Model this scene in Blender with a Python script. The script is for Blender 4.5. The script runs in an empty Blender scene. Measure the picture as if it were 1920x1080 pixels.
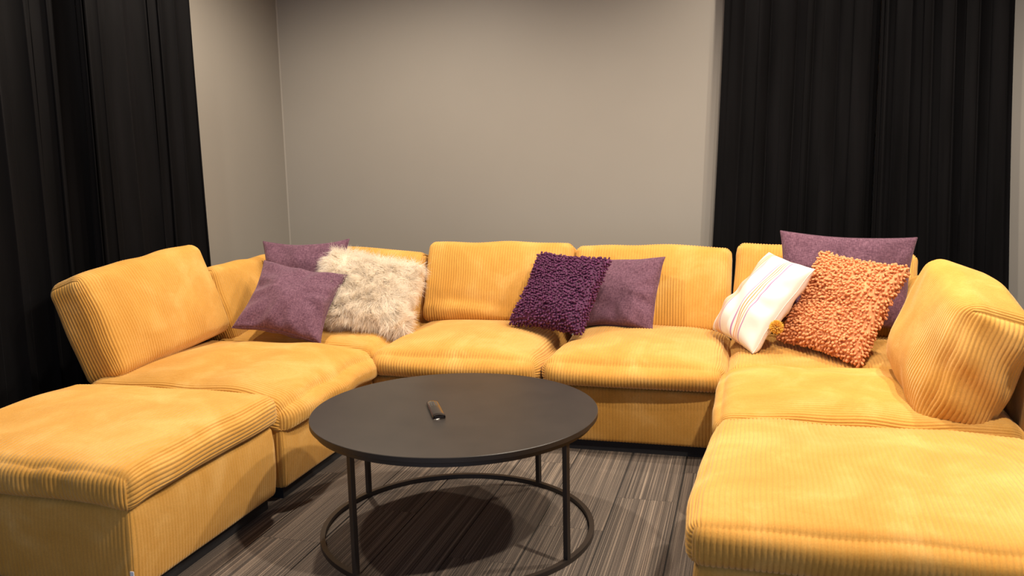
import bpy, math, random
import numpy as np
from mathutils import Matrix, Vector

random.seed(7)
RNG = np.random.default_rng(11)
scene = bpy.context.scene
COL = scene.collection

# ------------------------------------------------------------------ camera
cam_d = bpy.data.cameras.new('camera')
cam_d.sensor_width = 36.0
cam_d.lens = 1593.5 * 36.0 / 1920.0
cam_d.clip_start = 0.05
cam_o = bpy.data.objects.new('camera', cam_d)
COL.objects.link(cam_o)
FWD = Vector((-0.26464736, 0.95270568, -0.14937758))
RGT = Vector((0.96413226, 0.26465085, -0.02022186))
UPV = Vector((-0.02026742, 0.1493714, 0.98857342))
_m = Matrix.Identity(4)
for _i in range(3):
    _m[_i][0] = RGT[_i]; _m[_i][1] = UPV[_i]; _m[_i][2] = -FWD[_i]
_m[2][3] = 1.3
cam_o.matrix_world = _m
cam_d.dof.use_dof = True
cam_d.dof.focus_distance = 3.9
cam_d.dof.aperture_fstop = 5.0
scene.camera = cam_o

# ------------------------------------------------------------------ world, lights, exposure
world = bpy.data.worlds.new('world')
scene.world = world
world.use_nodes = True
bg = world.node_tree.nodes['Background']
bg.inputs['Color'].default_value = (0.58, 0.72, 1.0, 1)
bg.inputs['Strength'].default_value = 0.95
vs = scene.view_settings
vs.view_transform = 'Standard'
vs.look = 'None'
vs.exposure = 0.22
vs.gamma = 1.0
vs.use_curve_mapping = False

CEIL = 2.9
def downlight(x, y, watts, radius=0.045, col=(1.0, 0.86, 0.69), cone=160, blend=0.6, z=CEIL - 0.03):
    d = bpy.data.lights.new('ceiling_spot', 'SPOT')
    d.energy = watts
    d.color = col
    d.shadow_soft_size = radius
    d.spot_size = math.radians(cone)
    d.spot_blend = blend
    o = bpy.data.objects.new('ceiling_spot', d)
    o.location = (x, y, z)
    COL.objects.link(o)
    return o
# rows of recessed ceiling spots
downlight(-1.95, 3.60, 185)
downlight(0.10, 3.10, 130)
downlight(1.18, 3.35, 150)
downlight(0.25, 4.40, 60)
downlight(0.75, 1.90, 220)
downlight(-2.25, 2.25, 70)

# ------------------------------------------------------------------ node helpers
def new_mat(name):
    m = bpy.data.materials.new(name)
    m.use_nodes = True
    nt = m.node_tree
    b = nt.nodes['Principled BSDF']
    return m, nt, b
def nd(nt, typ, **kw):
    n = nt.nodes.new(typ)
    for k, v in kw.items():
        setattr(n, k, v)
    return n
def ramp(nt, stops, interp='LINEAR'):
    n = nd(nt, 'ShaderNodeValToRGB')
    cr = n.color_ramp
    cr.interpolation = interp
    while len(cr.elements) < len(stops):
        cr.elements.new(0.5)
    for e, (p, c) in zip(cr.elements, stops):
        e.position = p
        e.color = (c[0], c[1], c[2], 1)
    return n
def mapped(nt, scale=(1, 1, 1), coord='Object', rot=(0, 0, 0)):
    tc = nd(nt, 'ShaderNodeTexCoord')
    mp = nd(nt, 'ShaderNodeMapping')
    mp.inputs['Scale'].default_value = scale
    mp.inputs['Rotation'].default_value = rot
    nt.links.new(tc.outputs[coord], mp.inputs['Vector'])
    return mp
def noise(nt, vec, scale, detail=3, rough=0.55, dist=0.0):
    n = nd(nt, 'ShaderNodeTexNoise')
    n.inputs['Scale'].default_value = scale
    n.inputs['Detail'].default_value = detail
    n.inputs['Roughness'].default_value = rough
    n.inputs['Distortion'].default_value = dist
    if vec is not None:
        nt.links.new(vec.outputs[0], n.inputs['Vector'])
    return n
def bump(nt, height_socket, b, strength=0.3, dist=0.002):
    n = nd(nt, 'ShaderNodeBump')
    n.inputs['Strength'].default_value = strength
    n.inputs['Distance'].default_value = dist
    nt.links.new(height_socket, n.inputs['Height'])
    nt.links.new(n.outputs['Normal'], b.inputs['Normal'])
    return n

# ------------------------------------------------------------------ materials
def mat_corduroy():
    m, nt, b = new_mat('mustard_corduroy')
    mp = mapped(nt, (1, 1, 1))
    n1 = noise(nt, mp, 4.5, 4, 0.6, 0.6)
    r = ramp(nt, [(0.30, (0.60, 0.282, 0.045)), (0.50, (0.67, 0.332, 0.064)), (0.70, (0.77, 0.420, 0.110))])
    nt.links.new(n1.outputs['Fac'], r.inputs['Fac'])
    n2 = noise(nt, mp, 260, 2, 0.6)
    mx = nd(nt, 'ShaderNodeMixRGB', blend_type='MULTIPLY')
    mx.inputs['Fac'].default_value = 0.35
    nt.links.new(r.outputs['Color'], mx.inputs['Color1'])
    nt.links.new(n2.outputs['Fac'], mx.inputs['Color2'])
    g = nd(nt, 'ShaderNodeGamma'); g.inputs['Gamma'].default_value = 0.93
    nt.links.new(mx.outputs['Color'], g.inputs['Color'])
    nt.links.new(g.outputs['Color'], b.inputs['Base Color'])
    b.inputs['Roughness'].default_value = 0.85
    b.inputs['Specular IOR Level'].default_value = 0.15
    b.inputs['Sheen Weight'].default_value = 0.5
    b.inputs['Sheen Roughness'].default_value = 0.4
    b.inputs['Sheen Tint'].default_value = (1.0, 0.86, 0.58, 1)
    bump(nt, n2.outputs['Fac'], b, 0.25, 0.0015)
    return m
def mat_wall():
    m, nt, b = new_mat('taupe_satin_paint')
    mp = mapped(nt)
    n1 = noise(nt, mp, 1.2, 3)
    r = ramp(nt, [(0.3, (0.258, 0.240, 0.215)), (0.7, (0.272, 0.254, 0.228))])
    nt.links.new(n1.outputs['Fac'], r.inputs['Fac'])
    nt.links.new(r.outputs['Color'], b.inputs['Base Color'])
    b.inputs['Roughness'].default_value = 0.5
    b.inputs['Specular IOR Level'].default_value = 0.3
    n2 = noise(nt, mp, 180, 3)
    bump(nt, n2.outputs['Fac'], b, 0.08, 0.001)
    return m
def mat_ceiling():
    m, nt, b = new_mat('ceiling_paint')
    mp = mapped(nt)
    n1 = noise(nt, mp, 3.0, 2)
    r = ramp(nt, [(0.3, (0.30, 0.29, 0.28)), (0.7, (0.33, 0.32, 0.31))])
    nt.links.new(n1.outputs['Fac'], r.inputs['Fac'])
    nt.links.new(r.outputs['Color'], b.inputs['Base Color'])
    b.inputs['Roughness'].default_value = 0.9
    return m
def mat_velvet():
    m, nt, b = new_mat('black_velvet')
    mp = mapped(nt, (6, 6, 0.6))
    n1 = noise(nt, mp, 2.0, 3)
    r = ramp(nt, [(0.3, (0.0022, 0.0021, 0.0025)), (0.75, (0.005, 0.0047, 0.0055))])
    nt.links.new(n1.outputs['Fac'], r.inputs['Fac'])
    nt.links.new(r.outputs['Color'], b.inputs['Base Color'])
    b.inputs['Roughness'].default_value = 0.75
    b.inputs['Specular IOR Level'].default_value = 0.06
    b.inputs['Sheen Weight'].default_value = 0.035
    b.inputs['Sheen Roughness'].default_value = 0.3
    b.inputs['Sheen Tint'].default_value = (0.7, 0.72, 0.8, 1)
    return m
def mat_carpet():
    m, nt, b = new_mat('striped_grey_carpet')
    tc = nd(nt, 'ShaderNodeTexCoord')
    oi = nd(nt, 'ShaderNodeObjectInfo')
    off = nd(nt, 'ShaderNodeVectorMath', operation='SCALE')
    cx = nd(nt, 'ShaderNodeCombineXYZ')
    nt.links.new(oi.outputs['Random'], cx.inputs['X']); nt.links.new(oi.outputs['Random'], cx.inputs['Y'])
    nt.links.new(cx.outputs[0], off.inputs[0]); off.inputs['Scale'].default_value = 37.0
    add = nd(nt, 'ShaderNodeVectorMath', operation='ADD')
    nt.links.new(tc.outputs['Object'], add.inputs[0]); nt.links.new(off.outputs[0], add.inputs[1])
    def mp(s):
        n = nd(nt, 'ShaderNodeMapping'); n.inputs['Scale'].default_value = s
        nt.links.new(add.outputs[0], n.inputs['Vector']); return n
    fine = noise(nt, mp((300, 0.7, 1)), 1.0, 2, 0.6)       # thin yarn lines along the plank
    band = noise(nt, mp((34, 0.35, 1)), 1.0, 3, 0.6)      # wider darker and paler bands
    weave = noise(nt, mp((420, 300, 1)), 1.0, 2, 0.5)    # loops
    r1 = ramp(nt, [(0.36, (0.075, 0.064, 0.058)), (0.53, (0.140, 0.116, 0.100)), (0.68, (0.31, 0.25, 0.20))])
    nt.links.new(fine.outputs['Fac'], r1.inputs['Fac'])
    r2 = ramp(nt, [(0.32, (0.74, 0.74, 0.75)), (0.5, (0.96, 0.95, 0.94)), (0.7, (1.12, 1.08, 1.05))])
    nt.links.new(band.outputs['Fac'], r2.inputs['Fac'])
    mx = nd(nt, 'ShaderNodeMixRGB', blend_type='MULTIPLY'); mx.inputs['Fac'].default_value = 1.0
    nt.links.new(r1.outputs['Color'], mx.inputs['Color1']); nt.links.new(r2.outputs['Color'], mx.inputs['Color2'])
    r3 = ramp(nt, [(0.35, (0.6, 0.6, 0.6)), (0.65, (1.25, 1.25, 1.25))])
    nt.links.new(weave.outputs['Fac'], r3.inputs['Fac'])
    mx2 = nd(nt, 'ShaderNodeMixRGB', blend_type='MULTIPLY'); mx2.inputs['Fac'].default_value = 0.8
    nt.links.new(mx.outputs['Color'], mx2.inputs['Color1']); nt.links.new(r3.outputs['Color'], mx2.inputs['Color2'])
    nt.links.new(mx2.outputs['Color'], b.inputs['Base Color'])
    b.inputs['Roughness'].default_value = 0.95
    b.inputs['Specular IOR Level'].default_value = 0.1
    ad = nd(nt, 'ShaderNodeMath', operation='ADD')
    nt.links.new(fine.outputs['Fac'], ad.inputs[0]); nt.links.new(weave.outputs['Fac'], ad.inputs[1])
    bump(nt, ad.outputs[0], b, 0.5, 0.002)
    return m
def mat_black_metal():
    m, nt, b = new_mat('black_powder_coat')
    mp = mapped(nt)
    n1 = noise(nt, mp, 8, 3)
    r = ramp(nt, [(0.3, (0.018, 0.014, 0.012)), (0.7, (0.026, 0.020, 0.017))])
    nt.links.new(n1.outputs['Fac'], r.inputs['Fac'])
    nt.links.new(r.outputs['Color'], b.inputs['Base Color'])
    b.inputs['Roughness'].default_value = 0.42
    b.inputs['Specular IOR Level'].default_value = 0.5
    n2 = noise(nt, mp, 500, 2)
    bump(nt, n2.outputs['Fac'], b, 0.05, 0.0005)
    return m
def mat_plinth():
    m, nt, b = new_mat('black_plinth_cloth')
    n2 = noise(nt, mapped(nt), 300, 2)
    r = ramp(nt, [(0.3, (0.006, 0.006, 0.008)), (0.7, (0.012, 0.012, 0.015))])
    nt.links.new(n2.outputs['Fac'], r.inputs['Fac'])
    nt.links.new(r.outputs['Color'], b.inputs['Base Color'])
    b.inputs['Roughness'].default_value = 0.8
    return m
def mat_plain(name, col, rough=0.7, var=0.12, scale=60, sheen=0.0):
    m, nt, b = new_mat(name)
    n1 = noise(nt, mapped(nt), scale, 3)
    lo = tuple(c * (1 - var) for c in col); hi = tuple(min(1, c * (1 + var)) for c in col)
    r = ramp(nt, [(0.3, lo), (0.7, hi)])
    nt.links.new(n1.outputs['Fac'], r.inputs['Fac'])
    nt.links.new(r.outputs['Color'], b.inputs['Base Color'])
    b.inputs['Roughness'].default_value = rough
    b.inputs['Sheen Weight'].default_value = sheen
    return m
def mat_chenille():
    m, nt, b = new_mat('heather_purple_chenille')
    mp = mapped(nt, (260, 60, 60))
    mp2 = mapped(nt, (60, 260, 60))
    a = noise(nt, mp, 1.0, 2, 0.6); c = noise(nt, mp2, 1.0, 2, 0.6)
    ad = nd(nt, 'ShaderNodeMath', operation='ADD'); nt.links.new(a.outputs['Fac'], ad.inputs[0]); nt.links.new(c.outputs['Fac'], ad.inputs[1])
    ml = nd(nt, 'ShaderNodeMath', operation='MULTIPLY'); ml.inputs[1].default_value = 0.5
    nt.links.new(ad.outputs[0], ml.inputs[0])
    r = ramp(nt, [(0.34, (0.072, 0.031, 0.050)), (0.5, (0.125, 0.058, 0.088)), (0.66, (0.20, 0.102, 0.142))])
    nt.links.new(ml.outputs[0], r.inputs['Fac'])
    nt.links.new(r.outputs['Color'], b.inputs['Base Color'])
    b.inputs['Roughness'].default_value = 0.85
    b.inputs['Specular IOR Level'].default_value = 0.15
    b.inputs['Sheen Weight'].default_value = 0.25
    b.inputs['Sheen Tint'].default_value = (0.9, 0.7, 0.8, 1)
    bump(nt, ml.outputs[0], b, 0.5, 0.002)
    return m
def mat_striped():
    m, nt, b = new_mat('white_striped_cotton')
    tc = nd(nt, 'ShaderNodeTexCoord')
    sp = nd(nt, 'ShaderNodeSeparateXYZ')
    nt.links.new(tc.outputs['Generated'], sp.inputs[0])
    W = (0.74, 0.70, 0.66); P = (0.42, 0.20, 0.38); O = (0.66, 0.27, 0.09); K = (0.70, 0.56, 0.47)
    seq = [(0, W), (0.12, O), (0.135, K), (0.165, O), (0.18, K), (0.21, O), (0.225, K), (0.27, P), (0.287, W),
           (0.545, P), (0.562, W), (0.592, O), (0.607, W), (0.632, O), (0.647, W), (0.672, O), (0.687, W), (0.722, P), (0.740, W)]
    r = ramp(nt, seq, 'CONSTANT')
    nt.links.new(sp.outputs['X'], r.inputs['Fac'])
    nt.links.new(r.outputs['Color'], b.inputs['Base Color'])
    b.inputs['Roughness'].default_value = 0.8
    n2 = noise(nt, mapped(nt), 400, 2)
    bump(nt, n2.outputs['Fac'], b, 0.2, 0.001)
    return m
def mat_fur():
    m = mat_plain('cream_faux_fur', (0.95, 0.89, 0.80), 0.55, 0.05, 45, 0.0)
    nt = m.node_tree; b = nt.nodes['Principled BSDF']; out = nt.nodes['Material Output']
    tr = nd(nt, 'ShaderNodeBsdfTranslucent'); mx = nd(nt, 'ShaderNodeMixShader'); mx.inputs['Fac'].default_value = 0.45
    nt.links.new(b.inputs['Base Color'].links[0].from_socket, tr.inputs['Color'])
    nt.links.new(b.outputs[0], mx.inputs[1]); nt.links.new(tr.outputs[0], mx.inputs[2]); nt.links.new(mx.outputs[0], out.inputs['Surface'])
    return m
M = dict(cord=mat_corduroy(), wall=mat_wall(), ceil=mat_ceiling(), velvet=mat_velvet(), carpet=mat_carpet(),
         metal=mat_black_metal(), plinth=mat_plinth(), chen=mat_chenille(), stripe=mat_striped(),
         dpurple=mat_plain('dark_plum_chenille_tuft', (0.085, 0.012, 0.062), 0.7, 0.5, 90, 0.0),
         orange=mat_plain('apricot_chenille_tuft', (0.68, 0.285, 0.12), 0.75, 0.15, 90, 0.0),
         fur=mat_fur(),
         furback=mat_plain('cream_fur_backing', (0.90, 0.82, 0.72), 0.9, 0.1, 60),
         yellow=mat_plain('mustard_yarn', (0.78, 0.45, 0.05), 0.8, 0.2, 120, 0.2),
         tag=mat_plain('white_woven_tag', (0.75, 0.75, 0.78), 0.7, 0.05, 80),
         slab=mat_plain('carpet_backing', (0.02, 0.018, 0.017), 0.95, 0.2, 60),
         remote=mat_plain('glossy_dark_plastic', (0.022, 0.017, 0.015), 0.16, 0.1, 10),
         rubber=mat_plain('grey_rubber_keys', (0.05, 0.05, 0.05), 0.5, 0.1, 10),
         track=mat_plain('dark_curtain_track', (0.02, 0.02, 0.02), 0.5, 0.1, 10))

# ------------------------------------------------------------------ object helpers
def mesh_obj(name, verts, faces, mat, parent=None, smooth=True):
    me = bpy.data.meshes.new(name)
    me.from_pydata([tuple(map(float, v)) for v in verts], [], [tuple(map(int, f)) for f in faces])
    me.update()
    if smooth:
        me.polygons.foreach_set('use_smooth', [True] * len(me.polygons))
    me.materials.append(mat)
    o = bpy.data.objects.new(name, me)
    COL.objects.link(o)
    if parent is not None:
        o.parent = parent
    return o
def np_obj(name, V, F, mat, parent=None, smooth=True):
    """fast path: V (n,3) float, F (m,k) int with one k"""
    V = np.ascontiguousarray(V, dtype=np.float32); F = np.ascontiguousarray(F, dtype=np.int32)
    me = bpy.data.meshes.new(name)
    k = F.shape[1]
    me.vertices.add(len(V)); me.vertices.foreach_set('co', V.ravel())
    me.loops.add(F.size); me.loops.foreach_set('vertex_index', F.ravel())
    me.polygons.add(len(F)); me.polygons.foreach_set('loop_start', np.arange(0, F.size, k, dtype=np.int32))
    me.polygons.foreach_set('use_smooth', np.full(len(F), smooth, dtype=bool))
    me.update(calc_edges=True); me.validate()
    me.materials.append(mat)
    o = bpy.data.objects.new(name, me)
    COL.objects.link(o)
    if parent is not None:
        o.parent = parent
    return o
def thing(name, label, cat, loc=(0, 0, 0), group=None, rot=None):
    o = bpy.data.objects.new(name, None)
    o.empty_display_size = 0.1
    COL.objects.link(o)
    o.location = loc
    if rot is not None:
        o.rotation_euler = rot
    o['label'] = label; o['category'] = cat
    if group:
        o['group'] = group
    return o
def box_geo(x0, x1, y0, y1, z0, z1):
    V = [(x0, y0, z0), (x1, y0, z0), (x1, y1, z0), (x0, y1, z0), (x0, y0, z1), (x1, y0, z1), (x1, y1, z1), (x0, y1, z1)]
    F = [(0, 3, 2, 1), (4, 5, 6, 7), (0, 1, 5, 4), (1, 2, 6, 5), (2, 3, 7, 6), (3, 0, 4, 7)]
    return V, F
def box(name, x0, x1, y0, y1, z0, z1, mat, parent=None, bevel=0.0):
    V, F = box_geo(x0, x1, y0, y1, z0, z1)
    o = mesh_obj(name, V, F, mat, parent, smooth=False)
    if bevel:
        md = o.modifiers.new('bevel', 'BEVEL'); md.width = bevel; md.segments = 2
    return o
def wob(P, seed, wl, n=7):
    """smooth pseudo noise in about -1..1"""
    r = np.random.default_rng(seed)
    out = np.zeros(len(P))
    for _ in range(n):
        d = r.normal(size=3); d /= np.linalg.norm(d)
        k = 2 * np.pi / (wl * r.uniform(0.6, 1.6))
        out += np.sin(P @ d * k + r.uniform(0, 6.28))
    return out / n * 1.6

# ------------------------------------------------------------------ corduroy bodies
PITCH = 0.0142
WALE = ((0.0, 0.0), (0.15, 0.76), (0.5, 1.0), (0.85, 0.76))
def wale_axis(h, pitch=PITCH):
    n = max(1, int(round(2 * h / pitch)))
    pos, hgt = [], []
    for i in range(n):
        for f, g in WALE:
            pos.append(-h + 2 * h * (i + f) / n); hgt.append(g)
    pos.append(h); hgt.append(0.0)
    return np.array(pos), np.array(hgt)
def along_axis(h, r, step=0.03):
    n = max(2, int(round(2 * (h - r) / step)))
    mid = np.linspace(-h + r, h - r, n + 1)
    e = np.linspace(0, r, 5)
    return np.concatenate([-h + e[:-1], mid, h - e[::-1][1:]])
def corduroy(name, half, r, wale, parent, loc, rotz=0.0, tilt=0.0, roll=0.0, deform=None, skip=(), depth=0.0050, step=0.03, pitch=PITCH):
    """rounded soft box of corduroy; wale = axis along which the ridges run ('x','y','z').
    tilt leans the top towards +y, roll lowers the +x end, rotz turns it about z"""
    half = np.array(half, float)
    w = 'xyz'.index(wale)
    cap = {0: 1, 1: 0, 2: 0}[w]            # the across axis on the end faces
    across = {}                            # face axis -> across axis
    for f in range(3):
        across[f] = cap if f == w else ({0, 1, 2} - {f, w}).pop()
    wa = set(across.values())
    ax, hg = [], []
    for a in range(3):
        if a in wa:
            p, g = wale_axis(half[a], pitch)
        else:
            p = along_axis(half[a], min(r, half[a] * 0.9), step); g = np.ones(len(p))
        ax.append(p); hg.append(g)
    Ps, Hs, Fs = [], [], []
    base = 0
    for f in range(3):
        for s in (-1, 1):
            if (('-' if s < 0 else '+') + 'xyz'[f]) in skip:
                continue
            i, j = [a for a in range(3) if a != f]
            A, B = np.meshgrid(ax[i], ax[j], indexing='ij')
            P = np.zeros(A.shape + (3,)); P[..., i] = A; P[..., j] = B; P[..., f] = s * half[f]
            c = across[f]
            Hh = np.broadcast_to(hg[i][:, None] if c == i else hg[j][None, :], A.shape)
            n, m = A.shape
            idx = base + np.arange(n * m).reshape(n, m)
            q = np.stack([idx[:-1, :-1], idx[1:, :-1], idx[1:, 1:], idx[:-1, 1:]], -1).reshape(-1, 4)
            flip = (s > 0) == (f == 1)
            if flip:
                q = q[:, ::-1]
            Ps.append(P.reshape(-1, 3)); Hs.append(Hh.reshape(-1)); Fs.append(q)
            base += n * m
    P = np.concatenate(Ps); Hh = np.concatenate(Hs); F = np.concatenate(Fs)
    key = np.round(P * 1e5).astype(np.int64)
    _, first, inv = np.unique(key, axis=0, return_index=True, return_inverse=True)
    inv = inv.reshape(-1)
    H2 = np.full(len(first), 9.0); np.minimum.at(H2, inv, Hh)
    P = P[first]; F = inv[F]
    S = P / half
    core = np.clip(P, -(half - r), half - r)
    d = P - core
    L = np.linalg.norm(d, axis=1, keepdims=True); L[L < 1e-9] = 1
    P = core + d / L * r
    if deform is not None:
        P = deform(P, S)
    # vertex normals
    def normals(P):
        a = P[F[:, 2]] - P[F[:, 0]]; b = P[F[:, 3]] - P[F[:, 1]]
        n = np.cross(a, b)
        N = np.zeros_like(P)
        for k in range(4):
            np.add.at(N, F[:, k], n)
        return N / np.maximum(np.linalg.norm(N, axis=1, keepdims=True), 1e-12)
    N = normals(P)
    P = P + N * ((H2 - 1.0) * depth)[:, None]
    o = np_obj(name, P, F, M['cord'], parent)
    o.location = loc
    o.rotation_euler = (Matrix.Rotation(rotz, 3, 'Z') @ Matrix.Rotation(roll, 3, 'Y') @ Matrix.Rotation(-tilt, 3, 'X')).to_euler()
    return o
def puff(top=0.03, side=0.0, seed=0, amp=0.006, wl=0.30, front=0.0, half=(0.4, 0.4, 0.08), extra=None):
    """bulging seat cushion; front = extra bulge of the -y face"""
    def fn(P, S):
        P = P.copy()
        sx, sy, sz = S[:, 0], S[:, 1], S[:, 2]
        P[:, 2] += top * np.maximum(sz, 0) * (1 - np.abs(sx) ** 2.6) * (1 - np.abs(sy) ** 2.6)
        ez = 1 - sz ** 2
        P[:, 0] += side * sx * np.abs(sx) ** 3 * ez * (1 - sy ** 4)
        P[:, 1] += side * sy * np.abs(sy) ** 3 * ez * (1 - sx ** 4)
        if front:
            P[:, 1] -= front * (np.maximum(-sy, 0) ** 3) * ez * (1 - sx ** 4)
        n = wob(P, seed, wl) * amp
        P[:, 2] += n * (sz > -0.5)
        P[:, 0] += 0.6 * wob(P, seed + 5, wl * 0.8) * amp
        P[:, 1] += 0.6 * wob(P, seed + 9, wl * 0.8) * amp
        if extra is not None:
            P = extra(P, S)
        return P
    return fn
def backpuff(front=0.04, top=0.015, seed=0, amp=0.006, wl=0.25, extra=None, sag=0.0):
    """back cushion: local -y is the side one leans on"""
    def fn(P, S):
        P = P.copy()
        sx, sy, sz = S[:, 0], S[:, 1], S[:, 2]
        ex = 1 - np.abs(sx) ** 3
        ezz = 1 - np.abs(sz) ** 2.4
        P[:, 1] += front * sy * ex * ezz
        P[:, 1] -= sag * np.maximum(-sy, 0) * ex * np.exp(-((sz + 0.45) / 0.4) ** 2)
        P[:, 2] += top * np.maximum(sz, 0) * ex
        P[:, 1] += wob(P, seed, wl) * amp
        P[:, 2] += wob(P, seed + 3, wl * 1.3) * amp * np.maximum(sz, 0)
        P[:, 0] += wob(P, seed + 6, wl) * amp * 0.7
        if extra is not None:
            P = extra(P, S)
        return P
    return fn
def gaus(v, c, w):
    return np.exp(-((v - c) / w) ** 2)

# ------------------------------------------------------------------ the setting
XW, YW = -3.0, 5.17
def struct(o):
    o['kind'] = 'structure'
    return o
floor = struct(box('floor', XW, 3.2, -2.2, YW, -0.10, -0.003, M['slab']))
PW, PL = 0.2345, 0.94
pv, pf = box_geo(-PW / 2 + 0.0026, PW / 2 - 0.0026, -PL / 2 + 0.0006, PL / 2 - 0.0006, -0.003, 0.0)
plank_mesh = bpy.data.meshes.new('carpet_plank'); plank_mesh.from_pydata(pv, [], pf); plank_mesh.materials.append(M['carpet'])
nx0 = int(math.floor((XW + 0.934) / PW)) + 1
for i in range(nx0, 18):
    xc = -0.934 + (i + 0.5) * PW
    if xc + PW / 2 > 3.2 or xc - PW / 2 < XW:
        continue
    y0 = (-2.2, -2.2 + 0.31, -2.2 + 0.62)[i % 3]
    y = y0 + PL / 2
    while y + PL / 2 <= YW:
        if y > 0.6:
            p = bpy.data.objects.new('carpet_plank', plank_mesh); COL.objects.link(p)
            p.location = (xc, y, 0); p.parent = floor
        y += PL
wall_back = struct(box('wall_back', XW - 0.12, 3.32, YW, YW + 0.12, 0, CEIL, M['wall']))
wall_left = struct(box('wall_left', XW - 0.12, XW, -2.2, YW, 0, CEIL, M['wall']))
wall_right = struct(box('wall_right', 3.2, 3.32, -2.2, YW, 0, CEIL, M['wall']))
ceiling = struct(box('ceiling', XW - 0.12, 3.32, -2.2, YW + 0.12, CEIL, CEIL + 0.1, M['ceil']))
# paint caulk line in the corner of the two walls
tr = mesh_obj('trim_1', [(XW, YW - 0.007, 0), (XW + 0.007, YW, 0), (XW, YW, 0), (XW, YW - 0.007, CEIL), (XW + 0.007, YW, CEIL), (XW, YW, CEIL)],
              [(0, 1, 4, 3), (1, 2, 5, 4), (2, 0, 3, 5), (0, 2, 1), (3, 4, 5)], M['wall'], None, False)
struct(tr)

# ------------------------------------------------------------------ curtains
def curtain(label, length, seed, loc, rotz, folds, amp, flare=(0.0, 0.0), hem=None, zt=2.80, zb=0.015):
    """hangs in local x 0..length, folds in local y; local -y faces the room"""
    t = thing('curtain', label, 'curtain', loc, rot=(0, 0, rotz))
    r = np.random.default_rng(seed)
    nc, nr = 420, 26
    s = np.linspace(0, 1, nc)
    w = r.uniform(0.55, 1.6, folds); w = np.concatenate([[0], np.cumsum(w)]); w /= w[-1]
    ph = np.interp(s, w, np.arange(folds + 1)) * 2 * np.pi
    am = np.interp(s, w, r.uniform(0.45, 1.25, folds + 1))
    drift = np.interp(s, w, r.uniform(-1, 1, folds + 1))
    V = np.zeros((nr, nc, 3))
    for k in range(nr):
        z = zt + (zb - zt) * k / (nr - 1)
        g = k / (nr - 1)
        x = s * length
        x = x + (-flare[0] * (1 - s) + flare[1] * s) * g ** 1.4 + drift * 0.018 * g * np.sin(np.pi * s)
        a = amp * am * (0.55 + 0.45 * g)
        y = a * np.sin(ph) + 0.35 * a * np.sin(2.0 * ph + 1.1 + 1.2 * g + drift)
        x = x + 0.5 * a * np.sin(2 * ph)
        y = y + 0.006 * np.sin(9 * s + 5 * g + seed)
        V[k, :, 0] = x; V[k, :, 1] = y; V[k, :, 2] = z
        if hem is not None:
            # free edge rolls forward into the room
            e = np.clip((hem - s * length) / hem, 0, 1)
            V[k, :, 1] -= 0.045 * e ** 2
            V[k, :, 0] += 0.028 * e ** 3
    idx = np.arange(nr * nc).reshape(nr, nc)
    F = np.stack([idx[:-1, :-1], idx[1:, :-1], idx[1:, 1:], idx[:-1, 1:]], -1).reshape(-1, 4)
    o = np_obj('drape', V.reshape(-1, 3), F, M['velvet'], t)
    md = o.modifiers.new('thickness', 'SOLIDIFY'); md.thickness = 0.003
    box('heading_tape', 0.0, length, -0.012, 0.012, zt - 0.02, zt + 0.005, M['track'], t)
    return t
def track(label, x0, x1, loc, rotz):
    t = thing('curtain_track', label, 'curtain track', loc, rot=(0, 0, rotz))
    box('rail', x0, x1, -0.02, 0.02, 2.81, CEIL, M['track'], t)
    for xe in (x0, x1):
        box('end_cap', xe - 0.012, xe + 0.012, -0.024, 0.024, 2.808, CEIL, M['track'], t)
# left wall: local x runs along +y of the room, local -y faces +x
YLc = 4.25
curtain('black velvet curtain on the side wall, next to the bare wall corner', 0.865, 3, (-2.885, 3.215, 0), math.pi / 2, 7, 0.030, (0.0, 0.01), 0.10)
curtain('black velvet curtain behind the corduroy ottoman that carries a white tag', 1.83, 8, (-2.945, 1.50, 0), math.pi / 2, 10, 0.030)
track('dark ceiling rail carrying the curtains of the side wall', 1.4, 4.3, (-2.9, 0, 0), math.pi / 2)
# back wall
curtain('black velvet curtain beside the bare back wall, behind the striped white cushion', 0.795, 21, (-0.13, 5.065, 0), 0, 6, 0.028, (0.09, 0.0))
curtain('black velvet curtain behind the large corduroy back cushion, with a rolled front edge', 0.64, 34, (0.645, 5.03, 0), 0, 6, 0.028, (0.0, 0.10), 0.09)
track('dark ceiling rail carrying the curtains of the back wall', -0.2, 1.4, (0, 5.06, 0), 0)

# ------------------------------------------------------------------ sofa modules
GRP = 'units of the mustard corduroy sofa'
ZB0, ZB1 = 0.045, 0.325
def sofa_base(t, x0, x1, y0, y1, z1=ZB1, seed=1):
    """base box with vertical wales, on a recessed black plinth (parts of t, which sits at the world origin)"""
    cx, cy = (x0 + x1) / 2, (y0 + y1) / 2
    tx, ty = t.location.x, t.location.y
    def fn(P, S):
        P = P.copy()
        b = 0.008 * (1 - S[:, 2] ** 2)
        P[:, 0] += b * np.sign(S[:, 0]) * (np.abs(S[:, 0]) > 0.98) + 0.003 * wob(P, seed, 0.4) * (np.abs(S[:, 0]) > 0.98)
        P[:, 1] += b * np.sign(S[:, 1]) * (np.abs(S[:, 1]) > 0.98) + 0.003 * wob(P, seed + 1, 0.4) * (np.abs(S[:, 1]) > 0.98)
        return P
    b = corduroy('base', ((x1 - x0) / 2 - 0.009, (y1 - y0) / 2 - 0.009, (z1 - ZB0) / 2), 0.022, 'z', t,
             (cx - tx, cy - ty, (z1 + ZB0) / 2), deform=fn, depth=0.0024, step=0.05, skip=('-z',))
    p = box('plinth', x0 + 0.035 - tx, x1 - 0.035 - tx, y0 + 0.035 - ty, y1 - 0.035 - ty, 0.0, ZB0 + 0.012, M['plinth'], t)
    return b
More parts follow.
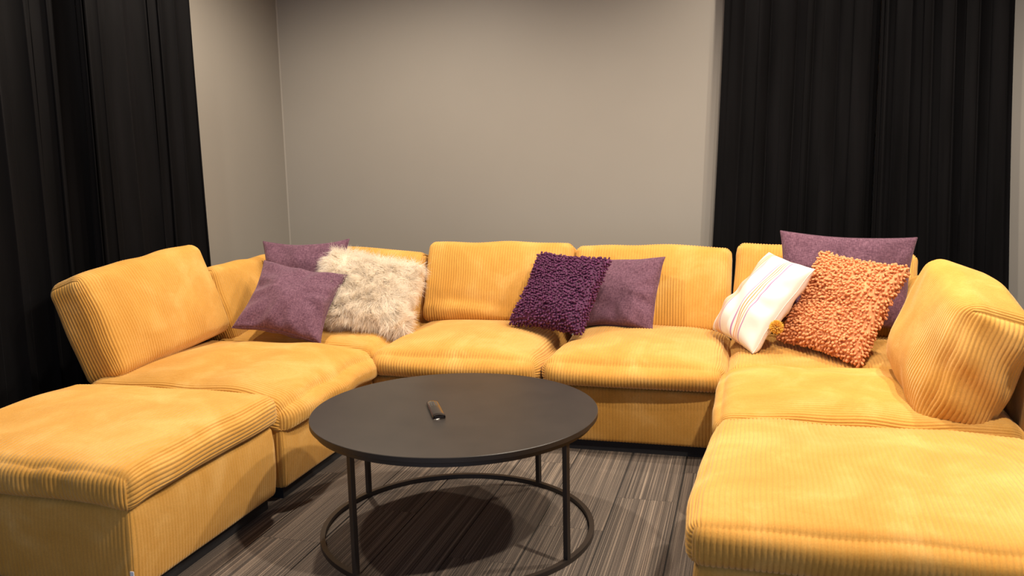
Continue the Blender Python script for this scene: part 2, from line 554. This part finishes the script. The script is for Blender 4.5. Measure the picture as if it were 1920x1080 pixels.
def module(name, label, x0, x1, y0, y1, cat='sofa'):
    return thing(name, label, cat, ((x0 + x1) / 2, (y0 + y1) / 2, 0), GRP)
def seat(t, x0, x1, y0, y1, z0, z1, wale, seed, top=0.035, front=0.0, over=0.012, r=0.062, side=0.015, extra=None, rotz=0, amp=0.006, skip=('-z',)):
    h = ((x1 - x0) / 2 + over, (y1 - y0) / 2 + over, (z1 - z0) / 2)
    loc = ((x0 + x1) / 2 - t.location.x, (y0 + y1) / 2 - t.location.y, (z0 + z1) / 2)
    return corduroy('seat_cushion', h, r, wale, t, loc, deform=puff(top, side, seed, amp, 0.3, front, h, extra), skip=skip)

# --- ottoman on the curtain side
x0, x1, y0, y1 = -2.60, -1.705, 1.95, 2.755
t = module('ottoman', 'mustard corduroy ottoman with a small white tag, beside the side wall curtain', x0, x1, y0, y1, 'ottoman')
base_lo = sofa_base(t, x0, x1, y0, y1, seed=2)
def ex_lo(P, S):
    # near inner corner pulled down into a point, soft dents along the near edge
    c = np.clip(S[:, 0], 0, 1) ** 6 * np.clip(-S[:, 1], 0, 1) ** 6
    P[:, 2] -= 0.022 * c
    d = gaus(S[:, 0], 0.50, 0.09) + 0.8 * gaus(S[:, 0], 0.28, 0.08)
    P[:, 2] -= 0.014 * d * np.clip(-S[:, 1], 0, 1) ** 8 * np.clip(S[:, 2], 0, 1)
    P[:, 1] += 0.012 * d * np.clip(-S[:, 1], 0, 1) ** 8 * (1 - S[:, 2] ** 2)
    return P
seat(t, x0, x1, y0, y1, 0.318, 0.447, 'y', 4, top=0.030, extra=ex_lo, over=0.014, r=0.045)
tg = box('care_tag', 0.440, 0.4520, -0.4110, -0.4085, 0.085 - 0.185, 0.135 - 0.185, M['tag'], base_lo)
tg['label'] = 'small white woven tag'

# --- seat with back, curtain side
x0, x1, y0, y1 = -2.60, -1.70, 2.790, 3.635
t = module('sofa_module', 'mustard corduroy seat unit with back against the side wall curtain', x0, x1, y0, y1)
sofa_base(t, x0, x1, y0, y1, seed=5)
def ex_ls(P, S):
    f = np.clip(S[:, 0], 0, 1)
    P[:, 2] -= 0.030 * f ** 5
    k = 0.010 * np.sin(S[:, 1] * 9 + 1.0) * f ** 6
    P[:, 0] += k + 0.02 * f ** 3 * (1 - S[:, 1] ** 4) * (1 - S[:, 2] ** 2)
    P[:, 2] -= 0.022 * gaus(S[:, 1], -1, 0.25) * f ** 2
    return P
seat(t, x0, x1, y0, y1, 0.300, 0.435, 'x', 14, top=0.040, extra=ex_ls, over=0.016, r=0.06, amp=0.008)
corduroy('back_cushion', (0.418, 0.095, 0.232), 0.05, 'z', t, (-2.640 - t.location.x, 3.262 - t.location.y, 0.650), rotz=math.pi / 2,
         tilt=math.radians(19), roll=math.radians(-4), deform=backpuff(0.035, 0.012, 31, 0.006))

# --- corner, curtain side
x0, x1, y0, y1 = -2.60, -1.715, 3.665, 4.52
t = module('corner_sofa_module', 'mustard corduroy corner unit holding the fluffy cream cushion', x0, x1, y0, y1)
sofa_base(t, x0, x1, y0, y1, seed=8)
seat(t, x0, x1, y0, y1, 0.300, 0.425, 'x', 24, top=0.045, over=0.006, amp=0.009)
corduroy('back_cushion', (0.365, 0.095, 0.205), 0.045, 'z', t, (-2.09 - t.location.x, 4.44 - t.location.y, 0.595), tilt=math.radians(16), roll=math.radians(2.0),
         deform=backpuff(0.035, 0.012, 41, 0.006))
corduroy('back_cushion', (0.40, 0.09, 0.205), 0.045, 'z', t, (-2.63 - t.location.x, 4.10 - t.location.y, 0.575), rotz=math.pi / 2,
         tilt=math.radians(16), deform=backpuff(0.03, 0.012, 47, 0.006))

# --- two seats in front of the bare wall
def mid_seat(label, x0, x1, seed, ztop, roll, ex=None, exb=None):
    y0, y1 = 3.60, 4.50
    t = module('sofa_module', label, x0, x1, y0, y1)
    sofa_base(t, x0, x1, y0, y1, z1=0.30, seed=seed)
    seat(t, x0, x1, y0 - 0.025, y1 - 0.1, 0.285, 0.425, 'y', seed + 3, top=0.050, front=0.035, over=0.001, r=0.066, extra=ex, amp=0.007, side=0.005)
    corduroy('back_cushion', ((x1 - x0) / 2 - 0.001, 0.095, 0.222), 0.038, 'z', t, (0, 4.425 - t.location.y, ztop - 0.215), tilt=math.radians(18), roll=math.radians(roll),
             deform=backpuff(0.03, 0.008, seed + 20, 0.006, extra=exb))
    return t
def ex_m1b(P, S):
    f = (S[:, 1] < 0)
    P[:, 1] -= f * 0.020 * gaus(S[:, 2] + 0.25 * (S[:, 0] + 0.6) ** 2, -0.66, 0.13) * gaus(S[:, 0], -0.45, 0.5)
    P[:, 1] += f * 0.018 * gaus(S[:, 2] + 0.25 * (S[:, 0] + 0.6) ** 2, -0.48, 0.10) * gaus(S[:, 0], -0.45, 0.5)
    return P
def ex_m1(P, S):
    P[:, 2] -= 0.03 * np.clip(S[:, 0], 0, 1) ** 5 * gaus(S[:, 1], 0.1, 0.7)
    return P
mid_seat('mustard corduroy seat unit between the fluffy cream and shaggy plum cushions', -1.705, -0.88, 60, 0.838, 0.0, ex_m1, ex_m1b)
def ex_m2(P, S):
    f = np.clip(-S[:, 1], 0, 1) ** 3
    P[:, 2] -= 0.03 * np.clip(-S[:, 0], 0, 1) ** 5 * gaus(S[:, 1], 0.1, 0.7)
    P[:, 2] -= 0.015 * gaus(S[:, 0], -0.2, 0.1) * np.clip(S[:, 1] - 0.2, 0, 1)
    return P
mid_seat('mustard corduroy seat unit carrying the plain purple cushion beside the plum shaggy one', -0.875, -0.068, 70, 0.825, 0.8, ex_m2)

# --- corner at the back wall curtain
x0, x1, y0, y1 = -0.065, 0.86, 3.60, 4.50
t = module('corner_sofa_module', 'mustard corduroy corner unit in front of the back wall curtain', x0, x1, y0, y1)
sofa_base(t, x0, x1, y0, y1, z1=0.30, seed=81)
seat(t, x0, x1, y0, y1 - 0.1, 0.29, 0.415, 'y', 84, top=0.035, over=0.001, amp=0.008, side=0.005)
corduroy('back_cushion', (0.424, 0.095, 0.215), 0.04, 'z', t, (0.366 - t.location.x, 4.425 - t.location.y, 0.612), tilt=math.radians(17), roll=math.radians(3.0),
         deform=backpuff(0.03, 0.01, 87, 0.006))
corduroy('back_cushion', (0.36, 0.09, 0.17), 0.06, 'z', t, (0.80 - t.location.x, 4.02 - t.location.y, 0.545), rotz=-math.pi / 2, tilt=math.radians(14),
         deform=backpuff(0.03, 0.01, 91, 0.006))

# --- seat with the large back cushion
x0, x1, y0, y1 = -0.085, 0.86, 2.862, 3.585
t = module('sofa_module', 'mustard corduroy seat unit with the largest puffed back cushion and outer panel', x0, x1, y0, y1)
sofa_base(t, x0, x1, y0, y1, seed=101)
def ex_rs(P, S):
    f = np.clip(-S[:, 0], 0, 1)
    P[:, 2] -= 0.012 * f ** 6
    P[:, 2] += 0.004 * np.sin(S[:, 1] * 8 + S[:, 0] * 1.5) * (S[:, 2] > 0)
    return P
seat(t, x0, x1, y0, y1, 0.310, 0.438, 'x', 104, top=0.030, over=0.008, extra=ex_rs, amp=0.007)
def ex_rb(P, S):
    # folds across the near end
    e = np.clip(S[:, 0], 0, 1) ** 4
    P[:, 0] += 0.007 * e * np.sin(S[:, 2] * 9 + S[:, 1] * 2.5 + 0.6)
    P[:, 0] += 0.03 * np.clip(S[:, 0], 0, 1) ** 4 * (1 - S[:, 2] ** 2) * (1 - S[:, 1] ** 2)
    return P
corduroy('back_cushion', (0.355, 0.11, 0.225), 0.055, 'z', t, (0.715 - t.location.x, 3.255 - t.location.y, 0.625), rotz=-math.pi / 2,
         tilt=math.radians(17), roll=math.radians(6), deform=backpuff(0.045, 0.015, 111, 0.008, extra=ex_rb, sag=0.02))
corduroy('back_frame', (0.34, 0.045, 0.30), 0.03, 'z', t, (0.93 - t.location.x, 3.24 - t.location.y, 0.35), rotz=-math.pi / 2, depth=0.0024, step=0.05)

# --- ottoman in the foreground
x0, x1, y0, y1 = -0.115, 0.835, 1.965, 2.82
t = module('ottoman', 'mustard corduroy ottoman in front of the seat with the largest back cushion', x0, x1, y0, y1, 'ottoman')
sofa_base(t, x0, x1, y0, y1, seed=121)
def ex_ro(P, S):
    P[:, 0] += 0.045 * np.clip(-S[:, 0], 0, 1) ** 3 * np.clip((S[:, 1] + 0.6) / 1.6, 0, 1)
    return P
seat(t, x0, x1, y0, y1, 0.312, 0.440, 'y', 124, top=0.030, over=0.010, r=0.045, front=0.01, amp=0.006, extra=ex_ro)

# ------------------------------------------------------------------ coffee table
TX, TY, TZ, TR = -0.976, 2.730, 0.4393, 0.5008
t = thing('coffee_table', 'round black metal coffee table with a ring base on the carpet', 'table', (TX, TY, 0))
def lathe(name, prof, mat, parent, n=128, loc=(0, 0, 0), closed=True):
    a = np.linspace(0, 2 * np.pi, n, endpoint=False)
    prof = np.array(prof, float); k = len(prof)
    V = np.stack([prof[:, 0][None] * np.cos(a)[:, None], prof[:, 0][None] * np.sin(a)[:, None], np.broadcast_to(prof[:, 1], (n, k))], -1)
    idx = np.arange(n * k).reshape(n, k)
    F = []
    m = k if closed else k - 1
    for j in range(m):
        j2 = (j + 1) % k
        F.append(np.stack([idx[:, j], np.roll(idx[:, j], -1), np.roll(idx[:, j2], -1), idx[:, j2]], -1))
    o = np_obj(name, V.reshape(-1, 3), np.concatenate(F), mat, parent, smooth=False)
    o.location = loc
    return o
top = lathe('tabletop', [(0.0005, TZ), (TR - 0.0015, TZ), (TR, TZ - 0.0015), (TR, TZ - 0.016), (TR - 0.0015, TZ - 0.0175), (0.0005, TZ - 0.0175)], M['metal'], t, 192)
RR, RW = 0.4856, 0.0175
for nm, z in (('base_ring', 0.0), ('upper_ring', TZ - 0.0175 - RW)):
    lathe(nm, [(RR - RW, z), (RR, z), (RR, z + RW), (RR - RW, z + RW)], M['metal'], t, 160)
for k in range(4):
    a = math.radians(66.4 + 90 * k)
    l = box('leg', -RW / 2, RW / 2, -RW / 2, RW / 2, RW, TZ - 0.0175 - RW, M['metal'], t, 0.0012)
    l.location = ((RR - RW / 2) * math.cos(a), (RR - RW / 2) * math.sin(a), 0)
    l.rotation_euler = (0, 0, a)

# remote control on the table top
rc = thing('remote_control', 'slim glossy dark remote control lying on the round table', 'remote control', (-1.03, 2.683, TZ), rot=(0, 0, math.radians(28)))
def remote():
    L, W, Hh = 0.092, 0.0225, 0.017
    ys = np.array([-L, -L + 0.004, -L + 0.02, 0, L - 0.02, L - 0.004, L]); kz = np.array([0.80, 0.97, 1.0, 1.0, 0.95, 0.85, 0.6])
    kw = np.array([0.93, 1, 1, 0.98, 0.96, 0.93, 0.84])
    na = 20
    V = []
    for y, a, w in zip(ys, kz, kw):
        for i in range(na):
            th = math.pi * i / (na - 1)
            V.append((W * w * math.cos(th), y, 0.005 + (Hh - 0.005) * a * abs(math.sin(th)) ** 0.75))
        V.append((-W * w * 0.92, y, 0.0)); V.append((W * w * 0.92, y, 0.0))
    k = na + 2; F = []
    for j in range(len(ys) - 1):
        for i in range(k):
            i2 = (i + 1) % k
            F.append((j * k + i, j * k + i2, (j + 1) * k + i2, (j + 1) * k + i))
    F.append(tuple(range(k))); F.append(tuple(reversed([(len(ys) - 1) * k + i for i in range(k)])))
    return V, F
V, F = remote()
shell = mesh_obj('shell', V, F, M['remote'], rc)
e = box('infrared_window', -0.016, 0.016, -0.0935, -0.0915, 0.004, 0.0115, M['remote'], shell, 0.0008)
for i in range(4):
    for j in (-1, 0, 1):
        box('button', j * 0.009 - 0.003, j * 0.009 + 0.003, 0.02 + i * 0.013, 0.028 + i * 0.013, 0.0140, 0.0172 - abs(j) * 0.001, M['rubber'], shell, 0.0006)

# ------------------------------------------------------------------ scatter cushions
def pillow_surface(w, h, T, seed, n=52, pinch=0.085, wr=0.006):
    """square cushion in the local xz.. plane: x right, y up, z out. returns V, F, and front grid"""
    u = np.sin(np.linspace(-np.pi / 2, np.pi / 2, n) * 0.92) / math.sin(np.pi / 2 * 0.92)
    U, W_ = np.meshgrid(u, u, indexing='ij')
    px = U * w / 2 * (1 - pinch * (1 - W_ ** 2)); py = W_ * h / 2 * (1 - pinch * (1 - U ** 2))
    prof = ((1 - U ** 2) * (1 - W_ ** 2)) ** 0.38
    prof = prof * (1 - 0.14 * W_)
    r = np.random.default_rng(seed)
    P0 = np.stack([px, py, px * 0], -1).reshape(-1, 3)
    Vs = []
    for s in (1, -1):
        z = s * (T / 2) * prof
        edge = np.clip(np.maximum(np.abs(U), np.abs(W_)), 0, 1)
        ang = np.arctan2(W_, U)
        z = z + s * prof ** 0.8 * wr * (wob(P0 + s, seed, 0.16).reshape(U.shape) + 1.3 * np.sin(ang * 11 + seed + 2.5 * wob(P0, seed + 2, 0.3).reshape(U.shape)) * edge ** 3 * (1 - edge ** 14))
        Vs.append(np.stack([px, py, z], -1))
    bnd = 0.009 * wob(P0, seed + 7, 0.25).reshape(U.shape)
    for k in (0, 1):
        Vs[k][..., 2] += bnd * 1.0
    return Vs, U, W_
def pillow_mesh(name, Vs, mat, parent):
    n = Vs[0].shape[0]
    idx = np.arange(n * n).reshape(n, n)
    f = np.stack([idx[:-1, :-1], idx[1:, :-1], idx[1:, 1:], idx[:-1, 1:]], -1).reshape(-1, 4)
    bi = idx.copy() + n * n
    bi[0, :] = idx[0, :]; bi[-1, :] = idx[-1, :]; bi[:, 0] = idx[:, 0]; bi[:, -1] = idx[:, -1]
    b = np.stack([bi[:-1, :-1], bi[:-1, 1:], bi[1:, 1:], bi[1:, :-1]], -1).reshape(-1, 4)
    V = np.concatenate([Vs[0].reshape(-1, 3), Vs[1].reshape(-1, 3)])
    F = np.concatenate([f, b])
    used = np.unique(F); remap = np.full(len(V), -1); remap[used] = np.arange(len(used))
    return np_obj(name, V[used], remap[F], mat, parent)
def pose(o, c, ex, ey):
    ex = Vector(ex).normalized(); ey = Vector(ey); ey = (ey - ex * ey.dot(ex)).normalized(); ez = ex.cross(ey)
    m = Matrix.Identity(4)
    for i in range(3):
        m[i][0] = ex[i]; m[i][1] = ey[i]; m[i][2] = ez[i]; m[i][3] = c[i]
    o.matrix_world = m
def cushion(name, label, w, h, T, seed, c, ex, ey, mat, group=None, wr=0.009, pinch=0.085):
    t = thing(name, label, 'cushion', group=group)
    pose(t, c, ex, ey)
    Vs, U, W_ = pillow_surface(w, h, T, seed, wr=wr, pinch=pinch)
    cov = pillow_mesh('cover', Vs, mat, t)
    return t, Vs, cov
def piping(t, Vs, mat, r=0.003):
    A = Vs[0]; n = A.shape[0]
    loop = np.concatenate([A[:, 0], A[-1, 1:], A[-2::-1, -1], A[0, -2:0:-1]])
    m = len(loop); nxt = np.roll(loop, -1, 0) - np.roll(loop, 1, 0); nxt /= np.linalg.norm(nxt, axis=1, keepdims=True)
    zz = np.array([0, 0, 1.0]); s = np.cross(nxt, zz); k = 6
    a = np.arange(k) * 2 * np.pi / k
    V = loop[:, None] + r * (np.cos(a)[None, :, None] * s[:, None] + np.sin(a)[None, :, None] * zz)
    idx = np.arange(m * k).reshape(m, k)
    F = np.stack([idx, np.roll(idx, -1, 1), np.roll(np.roll(idx, -1, 1), -1, 0), np.roll(idx, -1, 0)], -1).reshape(-1, 4)
    return np_obj('seam_edge', V.reshape(-1, 3), F, mat, t)
def grid_points(Vs, count, seed, both=True):
    """random points with normals over the pillow, uniform in area"""
    r = np.random.default_rng(seed)
    out = []
    for s, A in ((1, Vs[0]), (-1, Vs[1])):
        if s < 0 and not both:
            continue
        a = A[1:, :-1] - A[:-1, :-1]; b = A[:-1, 1:] - A[:-1, :-1]
        nn = np.cross(a, b) * s
        ar = np.linalg.norm(nn, axis=-1).ravel(); p = ar / ar.sum()
        k = r.choice(len(ar), count, p=p)
        fu, fv = r.random(count)[:, None], r.random(count)[:, None]
        P = A[:-1, :-1].reshape(-1, 3)[k] + fu * a.reshape(-1, 3)[k] + fv * b.reshape(-1, 3)[k]
        N = nn.reshape(-1, 3)[k]; N = N / np.maximum(np.linalg.norm(N, axis=1, keepdims=True), 1e-12)
        out.append((P, N))
    return np.concatenate([o[0] for o in out]), np.concatenate([o[1] for o in out])
def thin_points(P, N, d):
    """poisson-like thinning on a hash grid"""
    keep = []; cells = {}
    for i, p in enumerate(P):
        key = tuple(np.floor(p / d).astype(int))
        ok = True
        for a in (-1, 0, 1):
            for b in (-1, 0, 1):
                for c in (-1, 0, 1):
                    for j in cells.get((key[0] + a, key[1] + b, key[2] + c), ()):
                        if ((P[j] - p) ** 2).sum() < d * d:
                            ok = False; break
                    if not ok: break
                if not ok: break
            if not ok: break
        if ok:
            cells.setdefault(key, []).append(i); keep.append(i)
    return P[keep], N[keep]
def tufts(t, Vs, mat, spacing, length, rad, seed):
    """chunky yarn loops standing on the cover, one joined pile"""
    P, N = grid_points(Vs, 9000, seed)
    P, N = thin_points(P, N, spacing)
    r = np.random.default_rng(seed + 1)
    n = len(P)
    D = N + r.normal(size=(n, 3)) * 0.26 + np.array([0, -0.15, 0]); D /= np.linalg.norm(D, axis=1, keepdims=True)
    ref = np.where(np.abs(D[:, :1]) < 0.8, np.array([[1.0, 0, 0]]), np.array([[0, 1.0, 0]]))
    A = np.cross(D, ref); A /= np.linalg.norm(A, axis=1, keepdims=True); B = np.cross(D, A)
    Ln = length * r.uniform(0.75, 1.2, n); Rd = rad * r.uniform(0.8, 1.2, n)
    bend = r.normal(size=(n, 3)) * 0.25 + np.array([0, -0.25, 0])
    sec = [(-0.15, 0.7), (0.25, 0.95), (0.65, 1.05), (0.88, 0.85), (1.0, 0.35)]
    k = 6; ang = np.arange(k) * 2 * np.pi / k
    V = np.zeros((n, len(sec), k, 3))
    for j, (tt, rr) in enumerate(sec):
        c = P + D * (Ln * tt)[:, None] + bend * (Ln * max(tt, 0) ** 2 * 0.5)[:, None]
        V[:, j] = c[:, None] + (Rd * rr)[:, None, None] * (np.cos(ang)[None, :, None] * A[:, None] + np.sin(ang)[None, :, None] * B[:, None])
    per = len(sec) * k
    idx = np.arange(per).reshape(len(sec), k)
    F = [np.stack([idx[:-1], np.roll(idx[:-1], -1, 1), np.roll(idx[1:], -1, 1), idx[1:]], -1).reshape(-1, 4)]
    l = idx[-1]
    F.append(np.array([[l[0], l[1], l[2], l[3]], [l[0], l[3], l[4], l[5]]]))
    F = np.concatenate(F)
    allF = (F[None] + (np.arange(n) * per)[:, None, None]).reshape(-1, 4)
    o = np_obj('yarn_pile', V.reshape(-1, 3), allF, mat, t)
    o['kind'] = 'stuff'
    return o
def fur(t, Vs, mat, count, length, width, seed):
    P, N = grid_points(Vs, count, seed)
    r = np.random.default_rng(seed + 1)
    n = len(P)
    # locks of fur share a lean
    cl = np.stack([wob(P, seed + i, 0.10) for i in range(3)], 1) + 0.8 * np.stack([wob(P, seed + 30 + i, 0.035) for i in range(3)], 1)
    D = 0.62 * N + 0.55 * cl + np.array([0.06, -0.50, 0]) + r.normal(size=(n, 3)) * 0.20
    dn = (D * N).sum(1); D += N * np.maximum(0.22 - dn, 0)[:, None]
    D /= np.linalg.norm(D, axis=1, keepdims=True)
    side = np.cross(D, r.normal(size=(n, 3))); side /= np.linalg.norm(side, axis=1, keepdims=True)
    Ln = length * r.uniform(0.6, 1.25, n)
    bend = np.array([0, -0.35, 0]) + r.normal(size=(n, 3)) * 0.18 + 0.35 * cl
    V = np.zeros((n, 7, 3))
    for j, (tt, ww) in enumerate(((0, 1.0), (0.4, 0.9), (0.75, 0.6))):
        c = P + D * (Ln * tt)[:, None] + bend * (Ln * tt * tt * 0.5)[:, None]
        V[:, 2 * j] = c - side * (width * ww / 2); V[:, 2 * j + 1] = c + side * (width * ww / 2)
    V[:, 6] = P + D * Ln[:, None] + bend * (Ln * 0.5)[:, None]
    Ft = np.array([[0, 1, 3], [0, 3, 2], [2, 3, 5], [2, 5, 4], [4, 5, 6]])
    allF = (Ft[None] + (np.arange(n) * 7)[:, None, None]).reshape(-1, 3)
    o = np_obj('fur', V.reshape(-1, 3), allF, mat, t)
    o['kind'] = 'stuff'
    return o

GP = 'plain purple cushions'
# back purple cushion in the corner on the curtain side
t, Vs, c = cushion('throw_cushion', 'plain purple cushion standing behind the fluffy cream cushion', 0.48, 0.45, 0.15, 201, (-2.30, 4.09, 0.675),
                   (0.979, 0.204, 0.012), (-0.079, 0.323, 0.943), M['chen'], GP, wr=0.012, pinch=0.13)
piping(t, Vs, M['chen'])
# front purple cushion
t, Vs, c = cushion('throw_cushion', 'plain purple cushion overlapping the fluffy cream cushion in front', 0.44, 0.44, 0.165, 211, (-2.182, 3.737, 0.628),
                   (0.968, 0.173, -0.18), (-0.012, 0.753, 0.658), M['chen'], GP, wr=0.017, pinch=0.12)
piping(t, Vs, M['chen'])
# fluffy cream cushion
t, Vs, c = cushion('fur_cushion', 'fluffy cream long-haired cushion in the sofa corner', 0.50, 0.42, 0.12, 221, (-1.895, 4.00, 0.645),
                   (0.965, 0.20, -0.165), (-0.10, 0.69, 0.71), M['furback'])
fur(t, Vs, M['fur'], 30000, 0.058, 0.0014, 223)
# plum shaggy cushion
t, Vs, c = cushion('shaggy_cushion', 'dark plum shaggy cushion leaning on a plain purple one', 0.42, 0.42, 0.12, 231, (-0.888, 4.09, 0.646),
                   (0.931, -0.365, -0.028), (0.248, 0.574, 0.78), M['dpurple'])
tufts(t, Vs, M['dpurple'], 0.0108, 0.014, 0.0053, 232)
# plain purple beside it
t, Vs, c = cushion('throw_cushion', 'plain purple cushion beside the dark plum shaggy cushion', 0.42, 0.39, 0.13, 241, (-0.612, 4.25, 0.622),
                   (0.957, -0.289, 0.039), (0.113, 0.488, 0.865), M['chen'], GP)
piping(t, Vs, M['chen'])
# white striped
t, Vs, c = cushion('striped_cushion', 'white cushion with thin orange and lilac stripes and a yellow pompom', 0.39, 0.452, 0.165, 251, (0.071, 4.01, 0.637),
                   (0.455, -0.887, -0.075), (0.554, 0.217, 0.804), M['stripe'], wr=0.012, pinch=0.035)
piping(t, Vs, M['stripe'], 0.002)
def pompom(parent, c, rad, seed):
    r = np.random.default_rng(seed)
    n = 420
    D = r.normal(size=(n, 3)); D /= np.linalg.norm(D, axis=1, keepdims=True)
    S_ = np.cross(D, r.normal(size=(n, 3))); S_ /= np.linalg.norm(S_, axis=1, keepdims=True); T_ = np.cross(D, S_)
    V = np.zeros((n, 7, 3)); L = rad * r.uniform(0.85, 1.1, n)
    for k in range(3):
        a = 2 * math.pi * k / 3
        off = (math.cos(a) * S_ + math.sin(a) * T_) * 0.0016
        V[:, k] = off * 0.6; V[:, 3 + k] = D * (L * 0.95)[:, None] + off
    V[:, 6] = D * L[:, None]
    F = np.array([[0, 1, 4], [0, 4, 3], [1, 2, 5], [1, 5, 4], [2, 0, 3], [2, 3, 5], [3, 4, 6], [4, 5, 6], [5, 3, 6]])
    allF = (F[None] + (np.arange(n) * 7)[:, None, None]).reshape(-1, 3)
    o = np_obj('pompom', V.reshape(-1, 3) + np.array(c), allF, M['yellow'], parent, smooth=False)
    o['label'] = 'mustard yellow yarn pompom'
    return o
pompom(t, (0.215, -0.075, -0.01), 0.031, 5)
# purple cushion against the curtain
t, Vs, c = cushion('throw_cushion', 'wide plain purple cushion rising in front of the black back wall curtain', 0.60, 0.43, 0.15, 261, (0.445, 4.19, 0.712),
                   (0.998, 0.03, -0.052), (0.04, 0.16, 0.985), M['chen'], GP)
piping(t, Vs, M['chen'])
# apricot shaggy cushion
t, Vs, c = cushion('shaggy_cushion', 'apricot orange shaggy cushion beside the striped white one', 0.453, 0.453, 0.12, 271, (0.400, 3.868, 0.649),
                   (0.671, -0.739, -0.056), (0.426, 0.323, 0.845), M['orange'])
tufts(t, Vs, M['orange'], 0.0118, 0.016, 0.0056, 272)
